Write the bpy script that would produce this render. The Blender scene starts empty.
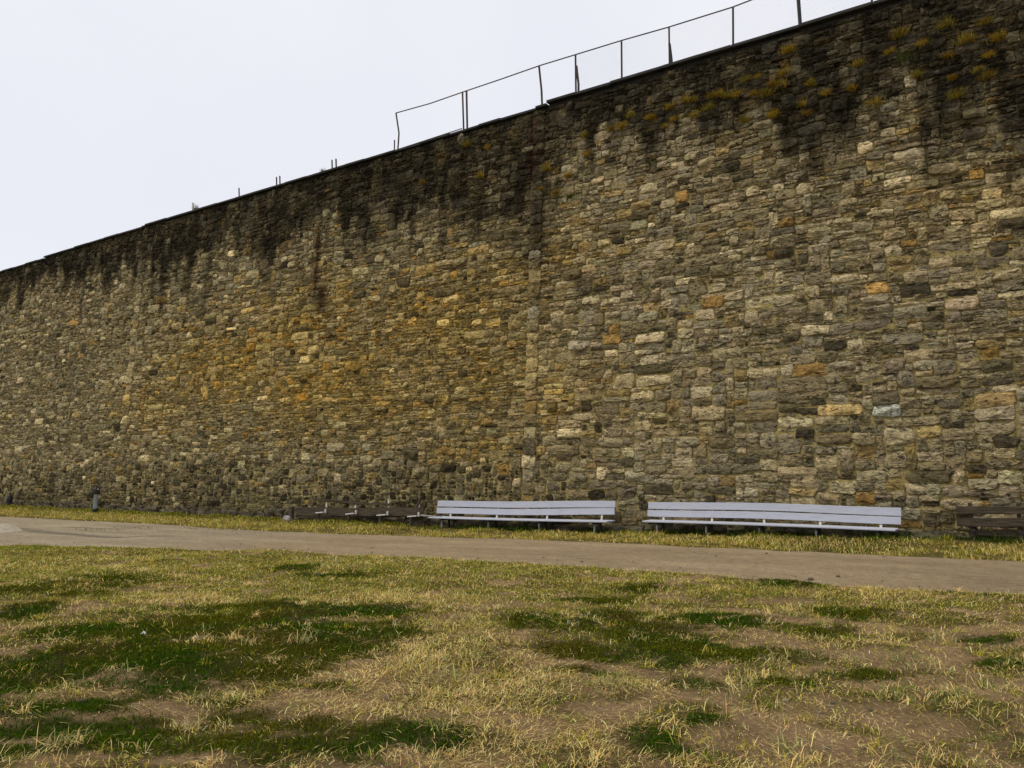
import bpy, bmesh, math, random
import numpy as np
from mathutils import Vector, Matrix

rng = np.random.default_rng(7)
random.seed(7)
C = bpy.context.scene.collection

# ------------------------------------------------------------------ survey of the place
FPX = 796.444
EYE = 1.5
PITCH = math.atan(89 / FPX)
YAW = math.radians(33.85)
FW = np.array([-math.sin(YAW) * math.cos(PITCH), math.cos(YAW) * math.cos(PITCH), math.sin(PITCH)])
RT = np.array([math.cos(YAW), math.sin(YAW), 0.0])
UP = np.cross(RT, FW)
WALL_Y = 18.30          # foot of the wall
BATTER = 0.06           # the wall leans back
TOP = 12.05

def sstep(a, b, x):
    t = np.clip((np.asarray(x, float) - a) / (b - a), 0, 1)
    return t * t * (3 - 2 * t)

def terrain(x, y):
    return 0.20 * sstep(-12.5, -2.0, x) * sstep(9.0, 17.0, y) - 0.03 * sstep(-8, -14, x) * sstep(14, 17, y)

def ray(px, py):
    return FW + RT * (px - 512) / FPX + UP * (384 - py) / FPX

def at_ground(px, py):
    d = ray(px, py); z = 0.0
    for _ in range(8):
        t = (z - EYE) / d[2]
        p = d * t
        z = float(terrain(p[0], p[1]))
    return np.array([p[0], p[1], z])

def at_plane(px, py, Y):
    d = ray(px, py); t = Y / d[1]
    return np.array([d[0] * t, Y, EYE + d[2] * t])

def at_wall(px, py, off=0.0):
    d = ray(px, py); t = (WALL_Y - off + BATTER * EYE) / (d[1] - BATTER * d[2])
    p = d * t
    return np.array([p[0], p[1], EYE + p[2]])

# ------------------------------------------------------------------ noise in numpy
def vnoise(x, y, seed=0):
    x = np.asarray(x, float); y = np.asarray(y, float)
    xi = np.floor(x).astype(np.int64); yi = np.floor(y).astype(np.int64)
    xf = x - xi; yf = y - yi
    u = xf * xf * (3 - 2 * xf); v = yf * yf * (3 - 2 * yf)
    def h(a, b):
        n = (a * 374761393 + b * 668265263 + seed * 982451653) & 0xffffffff
        n = ((n ^ (n >> 13)) * 1274126177) & 0xffffffff
        n = n ^ (n >> 16)
        return (n & 0xffff) / 65535.0
    a = h(xi, yi); b = h(xi + 1, yi); c = h(xi, yi + 1); d = h(xi + 1, yi + 1)
    return (a + (b - a) * u) * (1 - v) + (c + (d - c) * u) * v

def fbm(x, y, seed=0, oct=4):
    s = 0; a = .5; t = 0
    for k in range(oct):
        s = s + a * vnoise(np.asarray(x) * 2 ** k, np.asarray(y) * 2 ** k, seed + 17 * k); t += a; a *= .5
    return s / t

# ------------------------------------------------------------------ object helpers
def mesh_np(name, verts, tris=None, quads=None, mat=None, parent=None, col=None, smooth=False):
    me = bpy.data.meshes.new(name)
    verts = np.asarray(verts, np.float32)
    loops = []; starts = []; n = 0
    if quads is not None and len(quads):
        quads = np.asarray(quads, np.int32); loops.append(quads.ravel()); starts.append(np.arange(len(quads)) * 4); n += quads.size
    if tris is not None and len(tris):
        tris = np.asarray(tris, np.int32); loops.append(tris.ravel()); starts.append(n + np.arange(len(tris)) * 3); n += tris.size
    loops = np.concatenate(loops); starts = np.concatenate(starts)
    me.vertices.add(len(verts)); me.vertices.foreach_set('co', verts.ravel())
    me.loops.add(len(loops)); me.loops.foreach_set('vertex_index', loops.astype(np.int32))
    me.polygons.add(len(starts)); me.polygons.foreach_set('loop_start', starts.astype(np.int32))
    me.update(calc_edges=True)
    if smooth:
        me.polygons.foreach_set('use_smooth', np.ones(len(starts), bool))
    if col is not None:
        a = me.color_attributes.new('Col', 'FLOAT_COLOR', 'POINT')
        c4 = np.ones((len(verts), 4), np.float32); c4[:, :3] = col
        a.data.foreach_set('color', c4.ravel())
    o = bpy.data.objects.new(name, me); C.objects.link(o)
    if mat: me.materials.append(mat)
    if parent: o.parent = parent
    return o

def tag(o, label=None, cat=None, group=None, kind=None):
    if label: o['label'] = label
    if cat: o['category'] = cat
    if group: o['group'] = group
    if kind: o['kind'] = kind
    return o

def empty(name, loc, rz=0.0):
    o = bpy.data.objects.new(name, None); C.objects.link(o)
    o.location = tuple(float(v) for v in loc); o.rotation_euler = (0, 0, rz); o.empty_display_size = .2
    return o

def bm_obj(name, bm, mat, parent=None, smooth=False, bevel=0.0):
    if bevel > 0:
        bmesh.ops.bevel(bm, geom=[e for e in bm.edges if len(e.link_faces) == 2 and e.calc_face_angle(0) > .5], offset=bevel, segments=2, affect='EDGES', profile=.6)
    bmesh.ops.recalc_face_normals(bm, faces=bm.faces[:])
    me = bpy.data.meshes.new(name); bm.to_mesh(me); bm.free()
    if smooth:
        me.polygons.foreach_set('use_smooth', [True] * len(me.polygons))
    me.materials.append(mat)
    o = bpy.data.objects.new(name, me); C.objects.link(o)
    if parent: o.parent = parent
    return o

def add_box(bm, c, s, rot=None):
    r = bmesh.ops.create_cube(bm, size=1.0)
    M = Matrix.Translation(Vector([float(v) for v in c])) @ (rot.to_4x4() if rot else Matrix.Identity(4)) @ Matrix.Diagonal(Vector([float(v) for v in s] + [1]))
    bmesh.ops.transform(bm, matrix=M, verts=r['verts'])

def add_bar(bm, p, q, r0, r1=None, seg=8):
    p = Vector([float(v) for v in p]); q = Vector([float(v) for v in q]); r1 = r0 if r1 is None else r1
    d = q - p
    R = d.to_track_quat('Z', 'Y').to_matrix().to_4x4()
    r = bmesh.ops.create_cone(bm, cap_ends=True, segments=seg, radius1=r0, radius2=r1, depth=d.length)
    bmesh.ops.transform(bm, matrix=Matrix.Translation((p + q) / 2) @ R, verts=r['verts'])

def add_lathe(bm, prof, seg=20, M=None):
    rings = []
    for r, z in prof:
        ring = []
        for k in range(seg):
            a = 2 * math.pi * k / seg
            v = Vector((r * math.cos(a), r * math.sin(a), z))
            ring.append(bm.verts.new(M @ v if M else v))
        rings.append(ring)
    for a, b in zip(rings, rings[1:]):
        for k in range(seg):
            bm.faces.new((a[k], a[(k + 1) % seg], b[(k + 1) % seg], b[k]))
    bm.faces.new(rings[0][::-1]); bm.faces.new(rings[-1])

# ------------------------------------------------------------------ materials
class NT:
    def __init__(s, name, rough=.9, spec=.2):
        s.m = bpy.data.materials.new(name); s.m.use_nodes = True
        s.t = s.m.node_tree; s.b = s.t.nodes['Principled BSDF']
        s.b.inputs['Roughness'].default_value = rough
        s.b.inputs['Specular IOR Level'].default_value = spec
        s.tc = s.t.nodes.new('ShaderNodeTexCoord')
    def l(s, a, b): s.t.links.new(a, b)
    def coord(s, scale=(1, 1, 1), rot=(0, 0, 0)):
        m = s.t.nodes.new('ShaderNodeMapping'); m.inputs['Scale'].default_value = scale; m.inputs['Rotation'].default_value = rot
        s.l(s.tc.outputs['Object'], m.inputs['Vector']); return m.outputs[0]
    def noise(s, scale, detail=4, rough=.6, vec=None, dist=0.0):
        n = s.t.nodes.new('ShaderNodeTexNoise'); n.inputs['Scale'].default_value = scale
        n.inputs['Detail'].default_value = detail; n.inputs['Roughness'].default_value = rough; n.inputs['Distortion'].default_value = dist
        s.l(vec if vec is not None else s.tc.outputs['Object'], n.inputs['Vector']); return n.outputs['Fac']
    def mrange(s, v, a, b, c=0.0, d=1.0):
        n = s.t.nodes.new('ShaderNodeMapRange'); s.l(v, n.inputs[0])
        for i, q in enumerate((a, b, c, d)): n.inputs[i + 1].default_value = q
        return n.outputs[0]
    def math(s, op, a, b):
        n = s.t.nodes.new('ShaderNodeMath'); n.operation = op
        for i, q in enumerate((a, b)):
            if isinstance(q, (int, float)): n.inputs[i].default_value = q
            else: s.l(q, n.inputs[i])
        return n.outputs[0]
    def mix(s, f, a, b, mode='MIX'):
        n = s.t.nodes.new('ShaderNodeMix'); n.data_type = 'RGBA'; n.blend_type = mode
        for i, q in ((0, f), (6, a), (7, b)):
            if isinstance(q, (int, float)): n.inputs[i].default_value = q
            elif isinstance(q, tuple): n.inputs[i].default_value = (*q, 1)
            else: s.l(q, n.inputs[i])
        return n.outputs[2]
    def scale_col(s, c, v):
        n = s.t.nodes.new('ShaderNodeVectorMath'); n.operation = 'SCALE'
        s.l(c, n.inputs[0]); s.l(v, n.inputs['Scale']); return n.outputs[0]
    def col(s):
        n = s.t.nodes.new('ShaderNodeVertexColor'); n.layer_name = 'Col'; return n.outputs[0]
    def out(s, c, bump=None, dist=.01, strength=1.0):
        if isinstance(c, tuple): s.b.inputs['Base Color'].default_value = (*c, 1)
        else: s.l(c, s.b.inputs['Base Color'])
        if bump is not None:
            n = s.t.nodes.new('ShaderNodeBump'); n.inputs['Distance'].default_value = dist; n.inputs['Strength'].default_value = strength
            s.l(bump, n.inputs['Height']); s.l(n.outputs[0], s.b.inputs['Normal'])
        return s.m

def mat_stone():
    n = NT('schist_stone', .92, .04)
    c = n.col()
    st = n.coord((1, 1, 3.6))
    st2 = n.coord((1, 1, 2.0), (0, .12, 0))
    v1 = n.mrange(n.noise(6.5, 5, .7, n.coord((1, 1, 2.6)), .8), .30, .70, .42, 1.6)
    v2 = n.mrange(n.noise(26, 3, .7, st2),   .25, .75, .55, 1.42)
    c = n.scale_col(c, n.math('MULTIPLY', v1, v2))
    dark = n.mrange(n.noise(5.5, 4, .68, n.coord((1, 1, 2.1)), 1.3), .555, .60, 0, .80)
    c = n.mix(dark, c, (.028, .024, .018))
    pale = n.mrange(n.noise(4.2, 5, .78, n.coord((1, 1, 1.9), (.3, 0, .2)), .9), .57, .66, 0, .7)
    c = n.mix(pale, c, n.mix(.5, n.scale_col(n.col(), n.math('ADD', 1.7, 0.0)), (.30, .27, .195)))
    och = n.mrange(n.noise(2.1, 5, .7, n.coord((1, 1, 1.4), (.1, .4, 0)), .5), .58, .68, 0, .5)
    c = n.mix(och, c, n.mix(1.0, c, (1.15, .93, .52), 'MULTIPLY'))
    h = n.math('ADD', n.math('MULTIPLY', n.noise(9, 6, .7, st, .8), 1.0), n.math('MULTIPLY', n.noise(40, 4, .7, st2), .35))
    return n.out(c, h, .08, 1.0)

def mat_mortar():
    n = NT('lime_mortar', .95, .02)
    v = n.mrange(n.noise(9, 6, .75), .25, .75, .5, 1.4)
    c = n.scale_col(n.col(), v)
    pit = n.mrange(n.noise(14, 5, .75, n.coord((1, 1, 2))), .56, .64, 0, .9)
    c = n.mix(pit, c, (.018, .014, .009))
    return n.out(c, n.noise(30, 6, .75), .03, .9)

def mat_ground():
    n = NT('dry_soil', .95, .02)
    v = n.math('MULTIPLY', n.mrange(n.noise(3, 5, .65), .25, .75, .75, 1.25), n.mrange(n.noise(30, 6, .8), .25, .75, .5, 1.45))
    c = n.scale_col(n.col(), v)
    fl = n.mrange(n.noise(70, 3, .7, n.coord((1, .35, 1), (0, 0, .6))), .62, .70, 0, .55)
    c = n.mix(fl, c, (.30, .22, .10))
    return n.out(c, n.math('ADD', n.noise(22, 6, .8), n.noise(6, 4, .6)), .05, 1.0)

def mat_path():
    n = NT('packed_dirt', .95, .02)
    v = n.math('MULTIPLY', n.mrange(n.noise(1.3, 5, .65, n.coord((.35, 1, 1), (0, 0, -.12))), .25, .75, .80, 1.2), n.mrange(n.noise(38, 6, .85), .3, .7,   .60, 1.38))
    v = n.math('MULTIPLY', v, n.mrange(n.noise(10, 5, .75, n.coord((.6, 1, 1))), .3, .7, .76, 1.24))
    c = n.scale_col(n.col(), v)
    peb = n.mrange(n.noise(34, 3, .6), .64, .70, 0, .6)
    c = n.mix(peb, c, (.10, .08, .06))
    return n.out(c, n.math('ADD', n.noise(35, 6, .75), n.noise(5, 5, .7)), .06, 1.0)

def mat_blade():
    n = NT('grass_blades', .8, .0)
    c = n.col()
    m = n.out(c)
    tr = n.t.nodes.new('ShaderNodeBsdfTranslucent'); n.l(c, tr.inputs[0])
    mx = n.t.nodes.new('ShaderNodeMixShader'); mx.inputs[0].default_value = .25
    out = n.t.nodes['Material Output']
    n.l(n.b.outputs[0], mx.inputs[1]); n.l(tr.outputs[0], mx.inputs[2]); n.l(mx.outputs[0], out.inputs[0])
    return m

def mat_noise(name, c0, c1, scale=6, stretch=(1, 1, 1), rough=.85, bump=.01, spec=.2, metal=0.0, lo=.35, hi=.65):
    n = NT(name, rough, spec)
    f = n.mrange(n.noise(scale, 6, .7, n.coord(stretch)), lo, hi)
    c = n.mix(f, c0, c1)
    n.b.inputs['Metallic'].default_value = metal
    return n.out(c, n.noise(scale * 3, 5, .7, n.coord(stretch)), bump, .8)

M_stone = mat_stone(); M_mortar = mat_mortar(); M_ground = mat_ground(); M_path = mat_path(); M_blade = mat_blade()
M_coping = mat_noise('sooty_slate', (.016, .015, .014), (.05, .047, .042), 4, (1, 1, 4))
M_core = mat_noise('rubble_core', (.05, .045, .035), (.12, .10, .07), 3)
M_white = mat_noise('white_bench_paint', (.435, .45, .515), (.35, .355, .40), 5, (.6, 6, 6), .6, .002, .3, 0, .45, .75)
M_oldwood = mat_noise('weathered_dark_wood', (.016, .013, .009), (.105, .080, .050), 7, (.4, 5, 5), .9, .01)
M_iron = mat_noise('rusty_iron', (.028, .024, .022), (.075, .05, .035), 12, (1, 1, 1), .7, .003, .3)
M_dark = mat_noise('blackened_iron', (.012, .012, .013), (.035, .03, .027), 14, (1, 1, 1), .6, .003, .3)
M_legs = mat_noise('greyed_leg_paint', (.36, .35, .33), (.18, .16, .13), 14, (1, 1, .5), .7, .003, .25)
M_cream = mat_noise('chipped_white_paint', (.62, .60, .55), (.40, .37, .31), 14, (1, 1, 1), .7, .003, .25, 0, .5, .7)
M_bluepipe = mat_noise('grey_blue_paint', (.25, .285, .28), (.31, .345, .33), 9, (1, 1, .4), .6, .003, .3)
M_rock = mat_noise('pale_rock', (.20, .18, .16), (.40, .38, .36), 9, (1, 1, 1), .9, .02)
M_slab = mat_noise('pale_limestone', (.26, .22, .16), (.40, .36, .28), 6, (1, 1, 1), .9, .01)
M_paper = mat_noise('white_paper', (.75, .74, .72), (.68, .67, .64), 20)
M_wire = mat_noise('zinc_wire', (.30, .30, .31), (.22, .22, .22), 20, rough=.5)

# ------------------------------------------------------------------ the stone wall
XL, XR = -58.0, 11.0
SEAMS = [-31.9, -11.95]          # straight joints with pale quoins

def region_params(x, z):
    """mean height and aspect of the rubble about (x, z)"""
    h = .100; asp = 2.3
    n = float(fbm(x * .22 + 7, z * .35 + 3, 5, 3))
    h *= .70 + .85 * n
    if x > -11.5:
        h *= 1.12
        if 3.0 < z < 8.0: asp = 2.5
        if z < 3.8: h *= 1.7; asp = 2.5
    else:
        if z < 2.0: h *= 1.35; asp = 1.3
        elif 2.6 < z < 4.2: h *= .78; asp = 2.7
    if z > 9.6: h *= 1.08; asp = 1.5
    return h, asp

def pack(x0, x1, z0, z1, cell=.04):
    n = int(round((x1 - x0) / cell)); cell = (x1 - x0) / n
    H = np.full(n, z0); out = []
    while True:
        i = int(np.argmin(H)); base = H[i]
        if base > z1 - .06: break
        a = i
        while a > 0 and abs(H[a - 1] - base) < .014: a -= 1
        b = i + 1
        while b < n and abs(H[b] - base) < .014: b += 1
        g = (b - a) * cell
        xm = x0 + a * cell
        hm, asp = region_params(xm, base)
        big = rng.random() < .30
        h = hm * (1.65 if big else .74) * float(np.exp(rng.normal(0, .30)))
        if big: asp = asp * .78
        h = min(max(h, .045), .27)
        if rng.random() < .04: h = min(h * 1.8, .36)
        w = h * asp * float(np.exp(rng.normal(0, .40)))
        w = min(max(w, .11), .80 if base > 4 else 1.0)
        left = H[a - 1] - base if a > 0 else 9; right = H[b] - base if b < n else 9
        if g < .17:
            h = min(max(min(left, right), .05), max(.08, g * .9)); w = g
        elif g - w < .13: w = g if g < 1.35 * w + .05 else g / 2
        for q in (left, right):
            if abs(q - h) < .045 and q > .05: h = q; break
        if z1 - (base + h) < .07: h = z1 - base
        k = max(1, int(round(w / cell))); k = min(k, b - a)
        if rng.random() < .5: s = a
        else: s = b - k
        bb = H[s:s + k].max()
        out.append((x0 + s * cell, x0 + (s + k) * cell, bb, base + h)); H[s:s + k] = base + h
    return out

stones = []
edges = [XL] + SEAMS + [XR]
for i in range(3):
    l = edges[i] + (.42 if i > 0 else 0); stones += pack(l, edges[i + 1], .0, TOP)
nq0 = len(stones)
for s in SEAMS:
    z = 0.0
    while z < TOP - .1:
        h = min(float(rng.uniform(.22, .46)), TOP - z)
        stones.append((s, s + .42, z, z + h)); z += h
S = np.array(stones); NS = len(S)
isq = np.arange(NS) >= nq0
print('stones', NS)

def soot(x, z):
    """soot and run-off staining below the coping: 0 clean .. 1 black"""
    xs = [-58, -44, -40, -33, -30, -27, -23, -20, -16.5, -14, -11.8, -10, -8, -6.5, -5, -4.2, -3, -1, 0, 11]
    ds = [1.9, 1.9, 2.0, 2.2, 2.8, 3.4, 3.3, 3.2, 3.4, 3.5, 3.2, 1.9, 1.7, 1.9, 2.6, 2.8, 3.0, 3.8, 4.4, 4.4]
    dep = 1.16 * np.interp(x, xs, ds)
    st = fbm(x * 1.7, z * .05, 31, 4)                      # narrow vertical runs
    big = fbm(x * .30, z * .18, 41, 4)
    fine = fbm(x * 2.2, z * 1.6, 43, 4)
    d = TOP - z
    lim = dep * (-.12 + 1.75 * st + .36 * (big - .5) * 2 + .5 * (fine - .5))
    a = 1 - sstep(.55, 1.25, d / np.maximum(lim, .15))
    band_ = (1 - sstep(.6, 1.5, d / (dep * (.26 + .46 * big)))) * (.74 + .24 * fine)
    a = np.maximum(a * (.76 + .24 * sstep(.3, .6, fine)), band_)
    for (x0, w, l, s) in ((-11.70, .40, 5.4, 1.0), (-4.25, .30, 2.9, .95), (-23.6, .35, 3.6, .9), (-20.4, .16, 3.2, .7), (-15.2, .28, 3.9, .8), (-27.0, .3, 4.4, .7), (-30.6, .4, 4.2, .8), (-9.2, .3, 2.5, .6)):
        xx = x - x0 - .12 * (fbm(z * .8, x * 0, 77, 2) - .5)
        run = np.exp(-(xx / w) ** 2) * (1 - sstep(.75, 1.08, d / l)) * s * (.7 + .3 * fine)
        a = np.maximum(a, run)
    return np.clip(a, 0, 1)

OCH = [at_wall(px, py)[[0, 2]].tolist() + [rx, rz, s] for px, py, rx, rz, s in (
    (170, 400, 3.2, 1.3, .7), (230, 365, 4.5, 1.8, .9), (300, 330, 3.4, 1.6, .9), (330, 385, 4.0, 1.5, 1.0), (440, 330, 3.0, 1.8, .95), (400, 400, 3.0, 1.0, .8),
    (480, 370, 2.4, 1.7, .8), (560, 390, 1.8, 1.0, .5), (500, 290, 2.0, 1.2, .6), (560, 260, 1.6, .9, .35), (470, 450, 2.0, .5, .6), (700, 420, 1.8, .4, .25), (985, 200, 1.8, .8, .4), (900, 465, 1.5, .35, .35))]
def ochre(x, z):
    a = 0
    for cx, cz, rx, rz, s in OCH:
        a = np.maximum(a, s * np.exp(-(((x - cx) / rx) ** 2 + ((z - cz) / rz) ** 2)))
    return np.clip(a * (.55 + .9 * fbm(x * .7, z * 1.3, 61, 4)), 0, 1)

RUST = [(at_wall(534, 155)[[0, 2]], .20, 1.15), (at_wall(318, 265)[[0, 2]], .14, 1.4), (at_wall(322, 300)[[0, 2]], .3, .6)]
def stain_colour(c, x, z):
    """dirt laid over base colours, c (n,3)"""
    so = soot(x, z)[:, None]
    c = c * (1 - so) + (c * .085 + np.array([.011, .009, .0062])) * so
    for (cx, cz), w, hgt in RUST:
        a = (np.exp(-((x - cx) / w) ** 2) * np.exp(-((z - cz) / hgt) ** 4) * .88)[:, None]
        c = c * (1 - a) + np.array([.042, .018, .009]) * a
    # green-brown grime close to the ground
    g = (sstep(.9, .1, z) * .45 * (.4 + fbm(x * .9, z * 2, 91, 3)))[:, None]
    return c * (1 - g) + c * np.array([.45, .45, .35]) * g

# stone colours
cx = (S[:, 0] + S[:, 1]) / 2; cz = (S[:, 2] + S[:, 3]) / 2
pal = np.array([[.205, .178, .118], [.175, .158, .115], [.235, .205, .140], [.140, .120, .078], [.300, .268, .190], [.120, .107, .076], [.188, .171, .130], [.215, .168, .085], [.215, .145, .055], [.052, .046, .034]])
wt = np.tile(np.array([2.6, 2.6, 2.0, 1.8, .75, 1.3, 1.4, .9, .22, .42]), (NS, 1))
oc = ochre(cx, cz)
wt[:, 7] += 6 * oc; wt[:, 8] += 1.2 * oc; wt[:, 2] += 2 * oc
low = (sstep(2.1, 1.3, cz) * sstep(-9, -12, cx)) + .35 * sstep(1.5, .8, cz) * sstep(-12, -9, cx)
wt[:, 9] += 4 * low; wt[:, 5] += 4 * low
rightgrey = sstep(-9.5, -6.5, cx) * sstep(6.2, 3.5, cz); wt[:, 6] += 3.0 * rightgrey
leftgrey = sstep(-31, -36, cx); wt[:, 5] += 2.5 * leftgrey; wt[:, 6] += 2 * leftgrey
band = sstep(3.0, 3.6, cz) * sstep(4.6, 4.0, cz) * sstep(-11, -13, cx); wt[:, 4] += 2.2 * band; wt[:, 6] += 2 * band
paler = sstep(3.5, 5, cz) * sstep(9, 7.5, cz) * sstep(-13, -11, cx); wt[:, 4] += 1.6 * paler; wt[:, 2] += 2 * paler
wt[isq] = np.array([2, 1.5, 1.6, 1, .8, .3, .5, .4, 0, 0])
cum = np.cumsum(wt, 1); r = rng.random(NS)[:, None] * cum[:, -1:]
idx = (r > cum).sum(1)
base = pal[idx] * np.exp(rng.normal(.0, .24, NS))[:, None] * (1 + rng.normal(0, .018, (NS, 3))) * np.array([2.05, 1.90, 1.46])
base[:, 2] *= 1 + .06 * sstep(-12, -9, cx)
base = base * (1 - .75 * oc[:, None]) + base * np.array([1.20, 1.0, .46]) * .75 * oc[:, None]
base = base * (1 - .28 * low[:, None] * (idx != 4)[:, None])
keep = np.zeros(NS)
for px, py, b in ((573, 164, .40), (600, 157, .36), (681, 147, .28), (891, 410, .60), (572, 348, .36), (587, 318, .27), (632, 348, .27), (842, 398, .3), (748, 400, .26), (822, 340, .26), (786, 288, .3), (850, 182, .3), (775, 180, .3), (712, 400, .24), (532, 260, .25), (850, 330, .24), (650, 355, .28), (527, 315, .3), (455, 145, .2), (520, 152, .24), (318, 236, .26)):
    p = at_wall(px, py)
    d = np.maximum(np.abs(cx - p[0]) - .35, 0) + np.maximum(np.abs(cz - p[2]) - .12, 0) - .4 * np.minimum((S[:, 1] - S[:, 0]) * (S[:, 3] - S[:, 2]), .25)
    k = int(np.argmin(d)); base[k] = np.minimum(np.array([1.50, 1.27, .80]) * b, .62); keep[k] = 1

# shape of every stone: rings from the bed outwards
nx, nz = 6, 4
t = np.linspace(-1, 1, nx + 1); u = np.linspace(-1, 1, nz + 1)
tpl = np.array([(a, -1) for a in t[:-1]] + [(1, a) for a in u[:-1]] + [(-a, 1) for a in t[:-1]] + [(-1, -a) for a in u[:-1]])
NP = len(tpl)
w2 = (S[:, 1] - S[:, 0]) / 2; h2 = (S[:, 3] - S[:, 2]) / 2
md = np.minimum(w2, h2)
lowj = sstep(2.0, 1.4, cz)                       # wide pointed joints low down
gap = rng.uniform(.003, .011, NS) + .009 * lowj * (cx < -9)
pw = rng.uniform(3.2, 11, NS); pw = np.where(isq, 9, pw); pw = np.where(lowj * (cx < -9) > .5, np.minimum(pw, 4.5), pw)
px_ = np.abs(tpl[None, :, 0]); pz_ = np.abs(tpl[None, :, 1])
nrm = (px_ ** pw[:, None] + pz_ ** pw[:, None]) ** (1 / pw[:, None])
ux = tpl[None, :, 0] / nrm; uz = tpl[None, :, 1] / nrm
cj = rng.normal(0, .13, (NS, 4, 2)) * np.where(isq, .4, 1)[:, None, None]
blx = [(1 - ux) / 2 * (1 - uz) / 2, (1 + ux) / 2 * (1 - uz) / 2, (1 + ux) / 2 * (1 + uz) / 2, (1 - ux) / 2 * (1 + uz) / 2]
jx = sum(blx[k] * cj[:, k, 0:1] for k in range(4)); jz = sum(blx[k] * cj[:, k, 1:2] for k in range(4))
bx = ux * (w2 - gap)[:, None] + (jx * 1.6 + rng.normal(0, .075, (NS, NP))) * md[:, None]
bz = uz * (h2 - gap * .8)[:, None] + (jz + rng.normal(0, .075, (NS, NP))) * md[:, None]
bulge = np.clip(rng.gamma(3, .0115, NS), .010, .085) * np.clip(md / .09, .5, 1.4)
proud = rng.uniform(-.006, .022, NS) + .02 * isq
tx = rng.normal(0, .05, NS); tz = rng.normal(.0, .09, NS)
ex = rng.uniform(-.3, .3, NS); ez = rng.uniform(-.3, .3, NS)
rings = [(1.0, None), (1.0, .12), (.93, .72), (.66, .95), (.34, 1.0)]
chip = [(rng.uniform(0, 6.28, NS), rng.uniform(.45, 1.05, NS), rng.uniform(.1, .9, NS)) for _ in range(4)]
V = []; off = []
for s_, q in rings:
    X = bx * s_ + (1 - s_) * (ex * w2)[:, None]; Z = bz * s_ + (1 - s_) * (ez * h2)[:, None]
    if q is None: dep = np.full((NS, NP), -.07)
    else:
        dep = q * bulge[:, None] + proud[:, None] + (tx / np.maximum(w2, .08))[:, None] * X * .25 + (tz / np.maximum(h2, .05))[:, None] * Z * .25 * (q > 0)
        if q > 0:
            for th, c0, sl0 in chip:
                pl = bulge[:, None] * (c0[:, None] - sl0[:, None] * (np.cos(th)[:, None] * X / w2[:, None] + np.sin(th)[:, None] * Z / h2[:, None])) + proud[:, None]
                dep = np.minimum(dep, np.maximum(pl, proud[:, None] * .5))
            dep = dep + rng.normal(0, .008, (NS, NP))
    V.append(np.stack([X, Z, dep], -1))
ctr = np.stack([ex * w2, ez * h2, bulge * 1.02 + proud], -1)[:, None, :]
V = np.concatenate(V + [ctr], 1)                  # NS, 5*NP+1, 3
X = V[..., 0] + cx[:, None]; Z = V[..., 1] + cz[:, None]; DP = V[..., 2]
def warp(X, Z):
    return X + .05 * (fbm(X * .6, Z * .6, 11, 3) - .5), Z + .22 * (fbm(X * .28, Z * .35, 12, 4) - .5) * sstep(0, 1.2, Z) * sstep(TOP, TOP - 1.0, Z)
X, Z = warp(X, Z)
strata = (fbm(X * 4 + Z * 2, Z * 26, 21, 3) - .5) * .034
front = np.ones((5 * NP + 1)); front[:NP] = 0; front[NP:2 * NP] = .4
DP = DP + strata * front[None]
def section_offset(x):                            # the three builds are not quite in one plane
    return .05 * sstep(-11.96, -11.90, x) + .05 * sstep(-31.95, -31.85, x) + .05 * (fbm(x * .12, x * 0, 8, 2) - .5)
def face_y(x, z): return WALL_Y + BATTER * z - section_offset(x)
Y = face_y(X, Z) - DP
Z = np.clip(Z, -.05, TOP + .0)
vert = np.stack([X, Y, Z], -1)
NV = 5 * NP + 1
vc = stain_colour((base[:, None, :] * (1 + rng.normal(0, .05, (NS, NV, 1)))).reshape(-1, 3), X.ravel(), Z.ravel()).reshape(NS, NV, 3)
vc = np.where(keep[:, None, None] > 0, base[:, None, :] * .72 + vc * .28, vc)
k0 = np.arange(NP); k1 = (k0 + 1) % NP
q1 = np.concatenate([np.stack([r * NP + k0, r * NP + k1, (r + 1) * NP + k1, (r + 1) * NP + k0], 1) for r in range(4)])
t1 = np.stack([4 * NP + k0, 4 * NP + k1, np.full(NP, 5 * NP)], 1)
offs = (np.arange(NS) * NV)[:, None, None]
wall = empty('stone_wall', (-12, WALL_Y + .4, 0))
tag(wall, 'tall rubble stone prison wall, ochre and grey, blackened along its top', 'wall')
def under(o, parent):
    o.parent = parent
    o.location = tuple(np.array(o.location) - np.array(parent.location)); return o
o = mesh_np('stone_facing', vert.reshape(-1, 3), (t1[None] + offs).reshape(-1, 3), (q1[None] + offs).reshape(-1, 4), M_stone, None, vc.reshape(-1, 3), False)
under(o, wall)

# mortar bed between the stones
gx = np.arange(XL, XR + .01, .07); gz = np.arange(-.10, TOP + .01, .06)
GX, GZ = np.meshgrid(gx, gz)
wy = face_y(GX, GZ) + -.004 + .020 * fbm(GX * 3, GZ * 3, 51, 3) + .016 * sstep(5, 9, GZ) * fbm(GX * 1.5, GZ * 1.5, 53, 3) + .004 * sstep(2.6, 1.6, GZ)
mv = np.stack([GX, wy, GZ], -1).reshape(-1, 3)
mc = np.tile(np.array([.325, .258, .105]), (len(mv), 1)) * (.65 + .7 * fbm(mv[:, 0] * .8, mv[:, 2] * 1.2, 55, 4))[:, None]
mc *= (1 - .12 * sstep(4.0, 7.5, mv[:, 2]))[:, None]
mo = ochre(mv[:, 0], mv[:, 2])[:, None]; mc = mc * (1 - .6 * mo) + np.array([.32, .225, .068]) * .6 * mo
mc = mc + np.array([.045, .036, .018]) * (sstep(2.2, 1.4, mv[:, 2]) * sstep(-9, -12, mv[:, 0]))[:, None]
mc = stain_colour(mc, mv[:, 0], mv[:, 2])
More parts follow.
